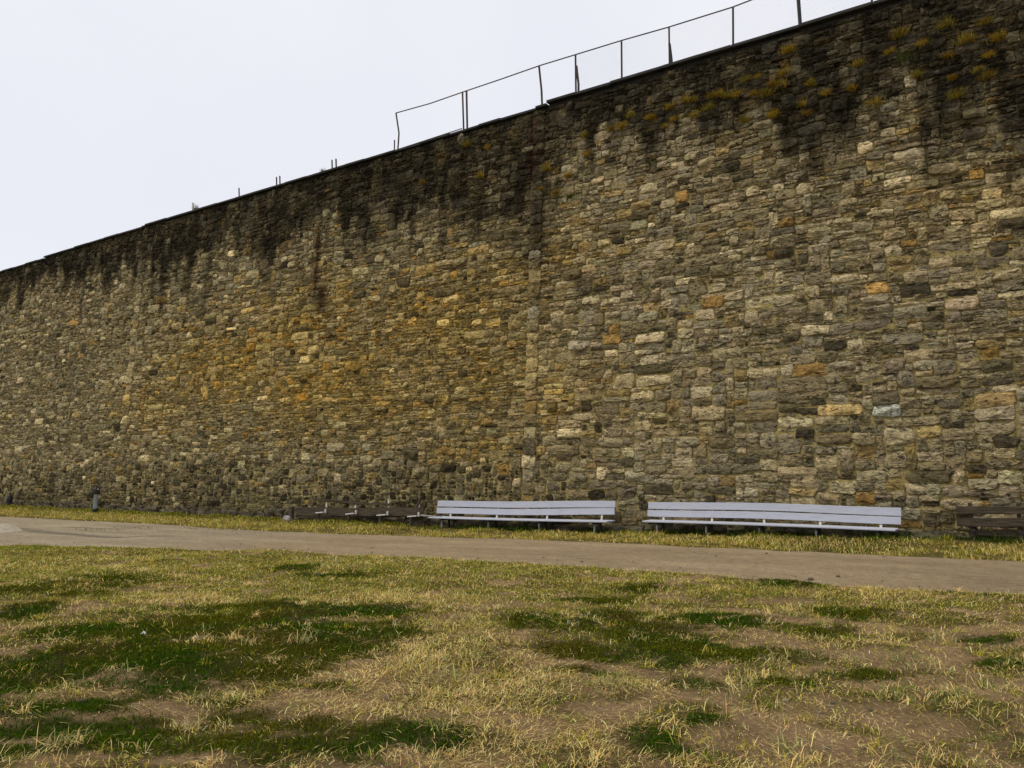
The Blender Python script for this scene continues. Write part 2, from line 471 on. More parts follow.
def grid_quads(ny, nx):
    i = np.arange((ny - 1) * nx).reshape(ny - 1, nx)[:, :-1].ravel()
    return np.stack([i, i + 1, i + nx + 1, i + nx], 1)
under(mesh_np('mortar_bed', mv, None, grid_quads(len(gz), len(gx)), M_mortar, None, mc, True), wall)

# core and back of the wall
bm = bmesh.new()
vs = [bm.verts.new(p) for p in ((XL, WALL_Y + .16, -.3), (XR, WALL_Y + .16, -.3), (XR, WALL_Y + 1.9, -.3), (XL, WALL_Y + 1.9, -.3),
                                (XL, WALL_Y + BATTER * TOP + .16, TOP - .02), (XR, WALL_Y + BATTER * TOP + .16, TOP - .02), (XR, WALL_Y + 1.7, TOP - .02), (XL, WALL_Y + 1.7, TOP - .02))]
for f in ((0, 1, 2, 3), (4, 5, 6, 7), (0, 1, 5, 4), (1, 2, 6, 5), (2, 3, 7, 6), (3, 0, 4, 7)): bm.faces.new([vs[i] for i in f])
under(bm_obj('wall_core', bm, M_core), wall)

# coping slabs
bm = bmesh.new(); x = XL
brk = [-40.5, -31.7, -11.45]
while x < XR:
    L = random.uniform(.8, 1.7); x1 = min(x + L, XR)
    for b in brk:
        if x < b < x1: x1 = b
    lift = -.10 if x < -40.5 else (.0 if x < -31.7 else (.03 if x < -11.5 else .10))
    z = TOP + lift + random.uniform(-.012, .012)
    th = .07 if x < -11.5 else .08
    y0 = WALL_Y + BATTER * TOP - .10 - float(section_offset(x + .1)) + random.uniform(-.02, .02)
    if x1 - x > .05:
        add_box(bm, ((x + x1) / 2, (y0 + WALL_Y + 1.75) / 2, z + th / 2), (x1 - x - .008, WALL_Y + 1.75 - y0, th), Matrix.Rotation(random.uniform(-.006, .006), 3, 'Y'))
        if lift > 0: add_box(bm, ((x + x1) / 2, y0 + .5, z - lift / 2 - .005), (x1 - x - .012, .7, lift + .02))
    x = x1
under(bm_obj('coping', bm, M_coping, None, False, .012), wall)

# footing course standing proud along the base
bm_v = []; fs = []; x = XL; bmf = bmesh.new()
while x < XR:
    L = random.uniform(.25, 1.1); x1 = min(x + L, XR)
    xm = (x + x1) / 2; h = .20 + random.gauss(0, .055) + (.17 * float(sstep(-12, -3, xm)) if xm > -12 else 0)
    d = .15 + random.uniform(-.07, .05)
    r_ = bmesh.ops.create_cube(bmf, size=1.0)
    bmesh.ops.subdivide_edges(bmf, edges=list({e for v in r_['verts'] for e in v.link_edges}), cuts=3, use_grid_fill=True)
    new = bmf.verts[:] if False else [v for v in bmf.verts if abs(v.co.x) <= .51 and abs(v.co.y) <= .51 and abs(v.co.z) <= .51 and not v.tag]
    y0 = WALL_Y - d - float(section_offset(xm)); y1 = WALL_Y + .1
    for v in new:
        v.tag = True
        p = v.co.copy()
        sx = 1 - .06 * (abs(p.z) * 2) ** 4
        v.co = Vector((xm + p.x * (x1 - x - .02) * sx + random.gauss(0, .014), (y0 + y1) / 2 + p.y * (y1 - y0) * (1 - .08 * (2 * abs(p.z)) ** 4) + random.gauss(0, .022), h / 2 - .1 + p.z * (h + .2) * (1 - .10 * (2 * abs(p.x)) ** 3) + random.gauss(0, .016)))
    x = x1
under(bm_obj('footing', bmf, mat_noise('footing_stone', (.022, .018, .011), (.17, .145, .092), 3.8, (1, 1, 2.5), .95, .05, .04), None, False), wall)

# ------------------------------------------------------------------ dry tufts rooted in the joints
def blade_mesh(P, L, W, az, lean, col, bend=.5, zdir=None):
    """P (n,3) roots. returns verts (n*5,3), quads, tris, cols"""
    n = len(P)
    dx = np.cos(az); dy = np.sin(az)
    s = np.sin(lean); c = np.cos(lean)
    s2 = np.sin(np.minimum(lean + bend, 1.75)); c2 = np.cos(np.minimum(lean + bend, 1.75))
    m = P + np.stack([dx * s, dy * s, c], 1) * (L * .55)[:, None]
    tp = m + np.stack([dx * s2, dy * s2, c2], 1) * (L * .45)[:, None]
    ra = az + rng.normal(1.57, .7, n)
    side = np.stack([np.cos(ra), np.sin(ra), np.zeros(n)], 1) * (W / 2)[:, None]
    v = np.stack([P - side, P + side, m + side * .8, m - side * .8, tp], 1).reshape(-1, 3)
    b = np.arange(n) * 5
    q = np.stack([b, b + 1, b + 2, b + 3], 1); t = np.stack([b + 3, b + 2, b + 4], 1)
    cc = np.repeat(col[:, None, :], 5, 1).reshape(-1, 3)
    return v, q, t, cc

def merge(parts):
    vs, qs, ts, cs = [], [], [], []; n = 0
    for v, q, t, c in parts:
        vs.append(v); qs.append(q + n); ts.append(t + n); cs.append(c); n += len(v)
    return np.concatenate(vs), np.concatenate(qs), np.concatenate(ts), np.concatenate(cs)

def tuft_variant(name, colour, size, n=150, spread=.9):
    P = np.zeros((n, 3)); P[:, 0] = rng.normal(0, .05, n) * size / .2; P[:, 2] = rng.normal(0, .02, n); P[:, 1] = .03
    az = rng.normal(-math.pi / 2, .95, n); lean = np.abs(rng.normal(.75, .45, n)) * spread
    col = np.array(colour) * np.exp(rng.normal(0, .25, n))[:, None] * (1 + rng.normal(0, .1, (n, 3)))
    v, q, t, c = blade_mesh(P, rng.uniform(.5, 1.1, n) * size, np.full(n, .012), az, lean, np.clip(col, .003, 1), .7)
    o = mesh_np(name, v, t, q, M_blade, None, c); return o

def wtuft(x, y): return (640 + x / 2.667, y / 2.667)
def wt2(x, y): return (420 + x / 3.2, 80 + y / 3.2)
gold = [wtuft(*p) for p in ((400, 145), (285, 222), (317, 215), (355, 232), (380, 238), (193, 265), (215, 260), (240, 263), (262, 263), (305, 260), (123, 278), (145, 275), (85, 293), (185, 298), (95, 325), (32, 323), (70, 345), (280, 330), (390, 205), (455, 235), (497, 258), (565, 245), (585, 180), (693, 105), (668, 150), (735, 215), (755, 128), (820, 160), (873, 120), (920, 72), (958, 112), (813, 83), (930, 160), (835, 215), (905, 198), (928, 214), (625, 290), (850, 268), (360, 315), (450, 310), (432, 292), (340, 262), (150, 318))]
gold += [wt2(*p) for p in ((150, 215), (215, 222), (10, 330), (195, 315), (618, 167), (655, 158), (530, 185), (540, 245), (390, 358), (410, 295), (440, 375), (480, 315), (675, 125), (740, 132))]
protos = [tuft_variant('dry_tuft', c, s) for c, s in (((.34, .245, .035), .25), ((.26, .215, .035), .28), ((.38, .265, .04), .22), ((.30, .20, .03), .18), ((.36, .27, .05), .24), ((.24, .18, .03), .26))]
used = [False] * 6
TAG_R = ('dry golden grass tuft rooted between the sooty stones right of the tall joint', 'golden tufts on the right of the wall')
TAG_L = ('small dry tuft rooted in the sooty stones left of the tall pale joint', 'golden tufts on the left of the wall')
for i, (px, py) in enumerate(gold):
    k = i % 6; p = at_wall(px, py, .03)
    if used[k]: o = protos[k].copy(); C.objects.link(o)
    else: o = protos[k]; used[k] = True
    p[1] = float(face_y(p[0], p[2])) - .02
    o.location = tuple(p); s = random.uniform(.75, 1.25); o.scale = (s, s, s); o.rotation_euler = (0, 0, random.uniform(-.4, .4))
    lb, gr = TAG_R if px > 533 else TAG_L
    tag(o, lb, 'grass tuft', gr)
greens = [((159, 264), 'leafy green weed growing from the left pale joint under the coping', .30), ((304, 207), 'yellow green weed just under the coping left of the fence', .26), ((237, 240), 'dull green weed in the black stones below the single metal stub', .22), ((571, 200), 'small green weed below the two white stones near the tall joint', .26), ((653, 166), 'green weed in the stones below the leftmost golden tufts of the right half', .24), ((905, 66), 'tall green weed hanging among golden tufts at the upper right', .42), ((195, 212), 'wispy weed beside the leftmost metal stub on the coping', .34), ((322, 176), 'little weed beside the twin metal stubs nearest the fence on the coping', .22)]
for (px, py), lb, sz in greens:
    o = tuft_variant('wall_weed', (.07, .095, .018), sz, 60, .9 if py > 213 else .45)
    for a in (o.data.color_attributes['Col'],): pass
    p = at_wall(px, py, .03); p[1] = float(face_y(p[0], p[2])) - .02
    if 'on the coping' in lb: p[2] = TOP + .09; p[1] += .05
    o.location = tuple(p); tag(o, lb, 'weed')

# ------------------------------------------------------------------ fence and stubs on the coping
FY = WALL_Y + BATTER * TOP + .35
def on_top(px, py): return at_plane(px, py, FY)
fx0 = on_top(396, 150)
fence = empty('chain_link_fence', (fx0[0], FY, TOP + .1))
tag(fence, 'thin rusty chain link fence with crooked posts along the wall top', 'fence')
def fpart(name, bm, mat): return under(bm_obj(name, bm, mat), fence)
ztop = TOP + .08
def post(name, pts, r, mat):
    bm = bmesh.new()
    P = [on_top(*p) for p in pts]; P[-1][2] = ztop - .02
    for a, b in zip(P, P[1:]): add_bar(bm, a, b, r, r, 8)
    fpart(name, bm, mat)
post('post', [(396, 113), (399, 133), (397.5, 150)], .026, M_iron)
post('post', [(394.5, 140), (394.5, 150)], .022, M_iron)
post('post', [(462.5, 92), (464, 131)], .028, M_iron)
post('post', [(466.5, 91), (467.5, 130)], .032, M_iron)
post('post', [(539, 66), (541.5, 90), (542.5, 108)], .032, M_iron)
post('post', [(575.5, 55), (576, 99)], .028, M_iron)
post('post', [(576.5, 66), (578.5, 84), (578.5, 98)], .034, M_iron)
post('post', [(621.5, 41), (621.8, 86)], .028, M_iron)
post('post', [(669, 27), (669.5, 70)], .026, M_iron)
post('post', [(669.5, 44), (671.5, 60), (672, 70)], .038, M_dark)
post('post', [(733, 7), (733, 53)], .028, M_iron)
def upost(px, py, h, r, mat, lean=0.0):
    b = on_top(px, py); bm = bmesh.new(); add_bar(bm, (b[0] + lean, FY, ztop + h), (b[0], FY, ztop - .02), r, r, 8); fpart('post', bm, mat)
RZ = on_top(621.5, 40)[2]
upost(801, 34, RZ - ztop + .35, .046, M_dark, -.05)
upost(872.5, 12, RZ - ztop, .026, M_iron)
for q in (0.3, 2.2, 4.4, 6.6, 8.8): 
    bm = bmesh.new(); add_bar(bm, (q, FY, RZ), (q, FY, ztop - .02), .028, .028, 8); fpart('post', bm, M_iron)
rail = [on_top(*p) for p in ((396, 113), (430, 103.5), (463, 92), (500, 79.5), (540, 65.5), (576, 54.5), (621.5, 40.5), (669, 27), (733, 7))]
rail += [np.array([q, FY, RZ + random.uniform(-.03, .03)]) for q in (-4.4, -2.7, .3, 2.2, 4.4, 6.6, 8.8)]
bm = bmesh.new()
for a, b in zip(rail, rail[1:]): add_bar(bm, a, b, .020, .020, 6)
fpart('top_rail', bm, M_iron)
bm = bmesh.new(); add_bar(bm, on_top(399, 149), on_top(462, 128.5), .018, .018, 6); fpart('bottom_rail', bm, M_iron)
# diamond wire between coping and rail
rx = np.array([p[0] for p in rail]); rz_ = np.array([p[2] for p in rail])
vs, qs = [], []; n = 0
def wire(a, b, r=.0008):
    global n
    d = (b - a) / np.linalg.norm(b - a); s = np.cross(d, (0, 1, 0)) * r; y = np.array([0, r, 0])
    for p in (a, b): vs.extend([p + s + y * .6, p - s + y * .6, p - y])
    for k in range(3): qs.append((n + k, n + (k + 1) % 3, n + 3 + (k + 1) % 3, n + 3 + k))
    n += 6
xa, xb = rail[5][0] + .03, 8.8
for dirn in (1, -1):
    for x in np.arange(xa - 1.6, xb + 1.6, .085):
        z0 = ztop; L = 1.5
        x0, x1_ = x, x + dirn * L
        zt = float(np.interp(x1_, rx, rz_)) - .02
        a = np.array([x0, FY - .03, z0]); b = np.array([x1_, FY - .03, zt])
        lo, hi = (xa, xb)
        ta, tb = 0.0, 1.0
        for lim, sg in ((lo, 1), (hi, -1)):
            fa = sg * (a[0] - lim); fb = sg * (b[0] - lim)
            if fa < 0 and fb < 0: ta, tb = 1, 0
            elif fa < 0: ta = max(ta, fa / (fa - fb))
            elif fb < 0: tb = min(tb, fa / (fa - fb))
        if tb - ta > .02: wire(a + (b - a) * ta, a + (b - a) * tb)
under(mesh_np('wire_mesh', np.array(vs), None, np.array(qs), M_wire), fence)
for pts, r, m, lb in (([(193, 203), (193.5, 214)], .045, M_cream, 'short pale metal stub on the coping, leftmost of the stubs'), ([(239, 188), (239.5, 199)], .026, M_iron, 'single thin rusty stub standing alone on the coping'),
                  ([(276.5, 177), (277, 188)], .026, M_iron, 'left one of the twin rusty stubs in the middle of the bare coping'), ([(279.8, 176), (280.3, 187)], .026, M_iron, 'right one of the twin rusty stubs in the middle of the bare coping'),
                  ([(332, 160), (332.5, 171)], .026, M_iron, 'left one of the twin rusty stubs closest to the fence'), ([(336, 159), (336.5, 170)], .028, M_iron, 'right one of the twin rusty stubs closest to the fence')):
    bm = bmesh.new(); a, b = on_top(*pts[0]), on_top(*pts[1]); b[2] = ztop - .01
    o0 = np.array(b); add_bar(bm, a - o0, b - o0, r, r, 8)
    add_bar(bm, np.array([0, 0, .0]), np.array([0, 0, .06]), r * 1.7, r * 1.5, 8)
    o = bm_obj('metal_stub', bm, m); o.location = tuple(o0); tag(o, lb, 'metal stub', 'cut off posts on the coping')

# ------------------------------------------------------------------ ground and path
PN = [at_ground(*p)[:2] for p in ((0, 547), (100, 547.5), (210, 549.5), (320, 553), (420, 558), (512, 562.5), (700, 573.5), (862, 586), (1024, 594))]
PF = [at_ground(*p)[:2] for p in ((0, 516), (160, 524.7), (270, 532), (400, 536.5), (530, 540), (640, 545), (840, 555), (1024, 562.6))]
nX = [-60, -40, -25] + [p[0] for p in PN] + [12]; nY = [-16, -6, 3.2] + [p[1] for p in PN] + [PN[-1][1] + .8]
fX = [-60] + [p[0] for p in PF] + [12]; fY = [13.6] + [p[1] for p in PF] + [PF[-1][1] + .2]
def path_near(x): return np.interp(x, nX, nY) + .22 * (fbm(np.asarray(x) * 1.1, np.asarray(x) * 0, 71, 4) - .5) * 2 * .6
def path_far(x): return np.interp(x, fX, fY) + .25 * (fbm(np.asarray(x) * 1.0, np.asarray(x) * 0 + 9, 73, 4) - .5) * 2 * .6
def on_path(x, y): return sstep(-.12, .12, y - path_near(x)) * sstep(-.12, .12, path_far(x) - y)
def gz(x, y):
    far = sstep(80, 40, np.hypot(x, np.asarray(y) - 8))
    return terrain(x, y) + ((fbm(x * .8, y * .8, 81, 3) - .5) * .10 + (fbm(x * 3.3, y * 3.3, 82, 3) - .5) * .045) * (1 - on_path(x, y)) * far - .02 * on_path(x, y)

# patches of the lawn (real ellipses on the ground)
FH = np.array([-math.sin(YAW), math.cos(YAW)]); RH = RT[:2]
def patches(lst):
    out = []
    for px, py, rx, ry in lst:
        c = at_ground(px, py)[:2]; d = c @ FH
        n_ = at_ground(px, min(py + ry, 800))[:2] @ FH; f_ = at_ground(px, max(py - ry, 545))[:2] @ FH
        out.append((c, rx * d / FPX, max((f_ - n_) / 2, .08)))
    return out
DARK = patches(((45, 590, 70, 9), (18, 612, 28, 8), (110, 580, 40, 5), (70, 634, 60, 8), (150, 630, 70, 13), (230, 622, 90, 13), (320, 628, 75, 10), (260, 606, 60, 5), (330, 610, 60, 7), (375, 612, 40, 5), (300, 646, 70, 14), (215, 665, 95, 26), (120, 655, 80, 16), (40, 672, 90, 17), (270, 672, 60, 16), (320, 690, 28, 8), (385, 636, 55, 5),
    (80, 706, 60, 9), (45, 728, 40, 8), (140, 735, 62, 15), (30, 754, 50, 9), (215, 746, 55, 11), (330, 752, 85, 13), (400, 740, 60, 13), (300, 728, 30, 6), (235, 718, 30, 7),
    (520, 622, 18, 9), (565, 628, 40, 7), (620, 617, 30, 8), (650, 627, 45, 8), (700, 619, 65, 6), (808, 629, 34, 7), (848, 613, 36, 4.5), (575, 652, 42, 10), (660, 643, 62, 11), (680, 660, 30, 7), (730, 652, 70, 9), (590, 600, 50, 4), (640, 590, 20, 4), (862, 675, 34, 4.5), (655, 745, 30, 16), (700, 720, 18, 5), (1005, 663, 24, 3.5), (805, 581, 55, 3.5), (570, 670, 28, 4), (780, 680, 30, 5), (690, 683, 30, 6), (600, 674, 14, 5), (345, 575, 30, 4), (295, 570, 20, 3), (980, 592, 50, 2.5), (985, 640, 30, 3)))
STRAW = patches(((385, 675, 110, 32), (430, 642, 70, 16), (490, 690, 60, 28), (540, 670, 45, 20), (560, 738, 90, 26), (330, 705, 70, 12), (95, 585, 60, 5), (390, 598, 90, 6), (190, 600, 50, 5), (250, 700, 60, 8), (480, 735, 60, 20), (620, 690, 60, 12), (910, 592, 80, 6), (850, 640, 50, 5), (70, 690, 60, 5), (400, 715, 80, 10), (560, 620, 30, 5), (860, 770, 90, 12)))
BARE = patches(((965, 640, 60, 7), (900, 655, 60, 7), (945, 682, 80, 10), (600, 715, 55, 9), (725, 735, 45, 16), (850, 712, 70, 12), (15, 697, 25, 10), (460, 722, 50, 8), (870, 748, 70, 12), (400, 620, 40, 4), (760, 640, 60, 4), (500, 605, 50, 4), (780, 600, 60, 3), (1000, 700, 30, 6)))
def pmask(x, y, lst, soft=.35, seed=0):
    m = np.zeros_like(np.asarray(x, float)); k = (fbm(x * 2.3, y * 2.3, 101 + seed, 4) - .5) * 1.1 + (fbm(x * 8, y * 8, 111 + seed, 3) - .5) * 1.0
    for c, a, b in lst:
        dx = (x - c[0]) * RH[0] + (y - c[1]) * RH[1]; dy = (x - c[0]) * FH[0] + (y - c[1]) * FH[1]
        r = np.sqrt((dx / a) ** 2 + (dy / b) ** 2)
        m = np.maximum(m, 1 - sstep(1 - soft, 1 + soft, r + k * 1.6))
    return m

fine_x = np.concatenate([-np.geomspace(26, 700, 40)[::-1] - 0, np.arange(-25.5, -15, .3), np.arange(-15, 5, .09), np.arange(5, 12, .3), np.geomspace(12.5, 700, 26)])
fine_y = np.concatenate([-np.geomspace(2.5, 700, 26)[::-1], np.arange(-2, .8, .2), np.arange(.8, 13.2, .09), np.arange(13.2, 18.6, .2), np.geomspace(19, 700, 26)])
AX, AY = np.meshgrid(fine_x, fine_y)
AZ = gz(AX, AY)
x_, y_ = AX.ravel(), AY.ravel()
mD = pmask(x_, y_, DARK, .55, 0); mS = pmask(x_, y_, STRAW, .5, 3); mB = pmask(x_, y_, BARE, .4, 5)
gcol = np.tile(np.array([.30, .200, .108]), (len(x_), 1)) * (.75 + .5 * fbm(x_ * 1.7, y_ * 1.7, 121, 4))[:, None]
gcol = gcol * (1 - .35 * mS[:, None]) + np.array([.26, .19, .075]) * .35 * mS[:, None]
thatch_shade = sstep(.42, .60, fbm(x_ * 2.6, y_ * 2.6, 171, 4) + .12 * sstep(6.5, 10.5, x_ * FH[0] + y_ * FH[1]) + .07 * sstep(-4, -7, x_))[:, None] * (1 - .8 * mB[:, None])
gcol = gcol * (1 - .85 * thatch_shade) + np.array([.066, .056, .016]) * .85 * thatch_shade  # olive thatch, darkened to paint in the shade between the blades
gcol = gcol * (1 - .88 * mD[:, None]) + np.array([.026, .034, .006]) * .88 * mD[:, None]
gr = np.array([.105, .085, .028])
outer = (sstep(14, 24, np.hypot(x_, y_ - 7)))[:, None]; gcol = gcol * (1 - .7 * outer) + gr * .7 * outer
verge = sstep(-.1, .3, y_ - path_far(x_))[:, None] * (y_ < 19)[:, None]
gcol = gcol * (1 - .7 * verge) + np.array([.13, .105, .03]) * .7 * verge
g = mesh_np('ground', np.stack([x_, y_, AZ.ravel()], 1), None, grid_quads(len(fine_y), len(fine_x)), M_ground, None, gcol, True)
tag(g, kind='structure')

pxs = np.concatenate([np.arange(-60, -26, .5), np.arange(-26, 12, .12)])
nv = 34
lo_, hi_ = path_near(pxs), path_far(pxs)
vv = np.linspace(0, 1, nv)[:, None]
PX = np.repeat(pxs[None], nv, 0); PY = lo_[None] * (1 - vv) + hi_[None] * vv
PX = PX + 0; 
crown = .025 + .02 * np.sin(np.pi * vv) + (fbm(PX * .9, PY * 2.2, 131, 3) - .5) * .03
edge = (np.minimum(vv, 1 - vv) < .001)
PZ = terrain(PX, PY) + np.where(edge, -.03, crown)
xr, yr = PX.ravel(), PY.ravel()
pc = np.tile(np.array([.385, .292, .178]), (len(xr), 1))
pave = (sstep(-12.5, -17, xr + .8 * (fbm(xr, yr, 141, 3) - .5)))[:, None]
pc = pc * (1 - pave) + np.array([.385, .318, .215]) * pave
trk = (fbm(xr * .25, (yr - .12 * xr) * 2.0, 143, 4))[:, None]; pc *= .82 + .36 * trk
def seg_dist(x, y, a, b):
    a = np.array(a); b = np.array(b); d = b - a; tt = np.clip(((x - a[0]) * d[0] + (y - a[1]) * d[1]) / (d @ d), 0, 1)
    return np.hypot(x - a[0] - d[0] * tt, y - a[1] - d[1] * tt)
for p0, p1, w in (((12, 530), (55, 535), .22), ((55, 535), (115, 539), .25), ((115, 539), (170, 538), .12), ((60, 528), (120, 531), .08)):
    dd = seg_dist(xr, yr, at_ground(*p0)[:2], at_ground(*p1)[:2]) + .25 * (fbm(xr * 2, yr * 2, 151, 3) - .5)
    a = ((1 - sstep(w * .5, w * 1.3, dd)) * .6)[:, None]; pc = pc * (1 - a) + np.array([.07, .065, .055]) * a
pth = mesh_np('path', np.stack([xr, yr, PZ.ravel()], 1), None, grid_quads(nv, len(pxs)), M_path, None, pc, True)
tag(pth, kind='structure')

# ------------------------------------------------------------------ grass
G_DARK = np.array([.034, .076, .002]); G_OLIVE = np.array([.095, .100, .006]); G_GREEN = np.array([.150, .195, .016]); G_YEL = np.array([.42, .355, .046]); G_STRAW = np.array([.84, .60, .235]); G_PALE = np.array([.52, .47, .20])
def wedge(n, d0, d1, half=.74, pad=2.6, power=1.0):
    d = np.sqrt(rng.uniform(d0 ** 2, d1 ** 2, n)) if power == 1 else (rng.uniform(d0 ** power, d1 ** power, n)) ** (1 / power)
    l = rng.uniform(-1, 1, n) * (half * d + pad)
    return FH[0] * d + RH[0] * l, FH[1] * d + RH[1] * l, d
def jitcol(c, n, s=.22, h=.08): return np.clip(c * np.exp(rng.normal(0, s, n))[:, None] * (1 + rng.normal(0, h, (n, 3))), .002, .9)
parts = []
def lawn_only(x, y): return (y < path_near(x) - .02)

# short dense green mats
x, y, d = wedge(1450000, 2.6, 15.5, power=1.15)
m = pmask(x, y, DARK, .60, 0) ** 1.3
k = (rng.random(len(x)) < m * (.45 + .55 * sstep(.34, .44, fbm(x * 2.2 + 9, y * 2.2, 167, 4)))) & lawn_only(x, y); x, y, d, m = x[k], y[k], d[k], m[k]
n = len(x); tone = fbm(x * 1.1, y * 1.1, 161, 3)[:, None]; tone = np.clip((tone - .40) * 4.0, 0, 1)
brown = np.clip((fbm(x * 1.6 + 40, y * 1.6, 163, 4)[:, None] - .52) * 6, 0, 1)
col = (G_DARK * (1 - tone) + G_OLIVE * tone) * (1 - .6 * brown) + np.array([.095, .068, .010]) * .6 * brown
P = np.stack([x, y, gz(x, y) - .005], 1)
parts.append(blade_mesh(P, rng.uniform(.015, .048, n), rng.uniform(.004, .007, n) * (.5 + d / 11), rng.uniform(0, 6.28, n), np.abs(rng.normal(.5, .35, n)), jitcol(col, n, .30, .10)))
print('mat blades', n)

# general mixed grass, thinner on bare soil
x, y, d = wedge(810000, 2.6, 17.5, power=1.35)
m = pmask(x, y, DARK, .30, 0); b = pmask(x, y, BARE, .4, 5); s = pmask(x, y, STRAW, .5, 3)
clump = fbm(x * 2.6, y * 2.6, 171, 4)
farb = sstep(6.5, 10.5, d)
pr = np.clip((clump - .43 + .12 * farb + .06 * sstep(-4, -7, x)) * 6.0, .09, 1) * (1 - .85 * m) * (1 - .75 * b) * (.65 + .35 * farb)
k = (rng.random(len(x)) < pr) & lawn_only(x, y); x, y, d, s, farb = x[k], y[k], d[k], s[k], farb[k]
n = len(x)
tone = np.clip((fbm(x * .9, y * .9, 181, 4) - .36) * 3.6, 0, 1)
r = rng.random(n)
m2 = pmask(x, y, DARK, .7, 0); w_str = (.12 + .42 * s + .10 * (1 - tone) - .06 * farb) * (1 - .7 * m2); w_yel = (.32 + .06 * farb) * (1 - .5 * m2)
col = np.where((r < w_str)[:, None], G_STRAW, np.where((r < w_str + w_yel)[:, None], G_YEL, G_GREEN * (.75 + .35 * tone[:, None])))
P = np.stack([x, y, gz(x, y) - .005], 1)
parts.append(blade_mesh(P, rng.uniform(.02, .07, n) * (1 + .3 * s), rng.uniform(.0035, .006, n) * (.38 + d / 10.5), rng.uniform(0, 6.28, n), np.abs(rng.normal(.85, .40, n)), jitcol(col, n, .26), .65))
print('mixed blades', n)

# dry straw lying on the ground
x, y, d = wedge(720000, 2.6, 15.5, power=1.15)
s = pmask(x, y, STRAW, .55, 3); m = pmask(x, y, DARK, .3, 0); b = pmask(x, y, BARE, .4, 5)
pr = np.clip(.30 + .80 * s * (.4 + .9 * fbm(x * 3, y * 3, 191, 3)), 0, 1) * (1 - .88 * m) * (1 - .25 * b)
k = (rng.random(len(x)) < pr) & lawn_only(x, y); x, y, d = x[k], y[k], d[k]; n = len(x)
P = np.stack([x, y, gz(x, y) + rng.uniform(.0, .03, n)], 1)
az = fbm(x * 1.3, y * 1.3, 195, 2) * 14 + rng.normal(0, .8, n)
parts.append(blade_mesh(P, rng.uniform(.012, .045, n) * np.where(rng.random(n) < .3, 2.6, 1), rng.uniform(.0026, .005, n) * (.38 + d / 11), az, rng.normal(1.30, .20, n), jitcol(np.where((rng.random(n) < .50)[:, None], G_STRAW * .95, np.array([.24, .165, .065])), n, .28), .22))
print('straw', n)

# coarse clumps: arching blades from one crown
nc = 1900
x, y, d = wedge(nc * 2, 2.6, 14.5, power=1.25)
m = pmask(x, y, DARK, .3, 0); b = pmask(x, y, BARE, .4, 5)
k = lawn_only(x, y) & (rng.random(len(x)) < (1 - .55 * m) * (1 - .45 * b) * np.clip((fbm(x * .8, y * .8, 201, 3) - .30) * 3, .1, 1)); x, y, d = x[k][:nc], y[k][:nc], d[k][:nc]
xx, yy = [x], [y]
sp = []
for px, py in ((617, 683), (625, 690), (605, 686), (700, 690), (740, 678), (815, 690), (735, 707), (930, 668), (905, 660), (800, 655), (770, 660), (890, 700), (920, 706), (1000, 720), (990, 740), (800, 755), (900, 758), (940, 640), (430, 672), (470, 655), (215, 700), (200, 712), (300, 645), (440, 730), (60, 750), (880, 690), (960, 700), (850, 660), (550, 700), (1010, 690)):
    sp.append(at_ground(px, py)[:2])
sp = np.array(sp); x = np.concatenate([x, sp[:, 0]]); y = np.concatenate([y, sp[:, 1]]); big = np.concatenate([np.zeros(len(x) - len(sp)), np.ones(len(sp))])
nb = np.where(big > 0, 70, rng.integers(10, 34, len(x)))
ci = np.repeat(np.arange(len(x)), nb); n = len(ci)
kind = rng.random(len(x)); ck = np.where((kind < .22)[:, None], G_STRAW, np.where((kind < .45)[:, None], G_PALE * .85, np.where((kind < .85)[:, None], G_YEL, G_GREEN * 1.1)))
ck = np.where(big[:, None] > 0, np.where((kind < .6)[:, None], np.array([.17, .19, .05]), G_PALE * .7), ck)
size = rng.uniform(.05, .12, len(x)) * (1 + .35 * big)
rad = rng.uniform(.02, .07, len(x)) * (1 + .8 * big)
X = x[ci] + rng.normal(0, 1, n) * rad[ci]; Yv = y[ci] + rng.normal(0, 1, n) * rad[ci]
dd = X * FH[0] + Yv * FH[1]
P = np.stack([X, Yv, gz(X, Yv) - .005], 1)
mixc = np.where((rng.random(n) < .22)[:, None], G_STRAW, ck[ci])
parts.append(blade_mesh(P, size[ci] * rng.uniform(.5, 1.25, n), rng.uniform(.004, .007, n) * (.5 + dd / 13), rng.uniform(0, 6.28, n), np.abs(rng.normal(.80, .38, n)), jitcol(mixc, n, .2), .75))
print('clump blades', n)
v, q, t, c = merge(parts)
tag(mesh_np('lawn_grass', v, t, q, M_blade, None, c), 'patchy lawn of green mats, yellow straw and coarse tufts in front of the path', 'grass', kind='stuff')

# verge between path and wall, and the fringe along both path edges
parts = []
n = 300000
x = rng.uniform(-48, 4, n); y = rng.uniform(0, 1, n); y = path_far(x) - .15 + y * (WALL_Y - .17 - path_far(x) + .15)
vcl = fbm(x * 2.4, y * 2.8, 211, 4)
k = rng.random(n) < (.14 + .86 * sstep(.40, .56, vcl)) * (.3 + .7 * sstep(-.1, .25, y - path_far(x)))
x, y, vcl = x[k], y[k], vcl[k]; n = len(x); d = x * FH[0] + y * FH[1]
tone = np.clip((fbm(x * .8, y * 1.1, 213, 4) - .38) * 4, 0, 1)
wallward = sstep(.45, .85, (y - path_far(x)) / (WALL_Y - path_far(x))); grn = np.exp(-((x + 3.2) / 1.1) ** 2) + np.exp(-((x + 14) / .6) ** 2)
r = rng.random(n)
col = np.where((r < .38 - .32 * wallward)[:, None], G_STRAW * .85, np.where((r < .74 - .40 * wallward - .3 * grn)[:, None], G_YEL, (G_GREEN * .75 * (1 - .5 * tone[:, None]))))
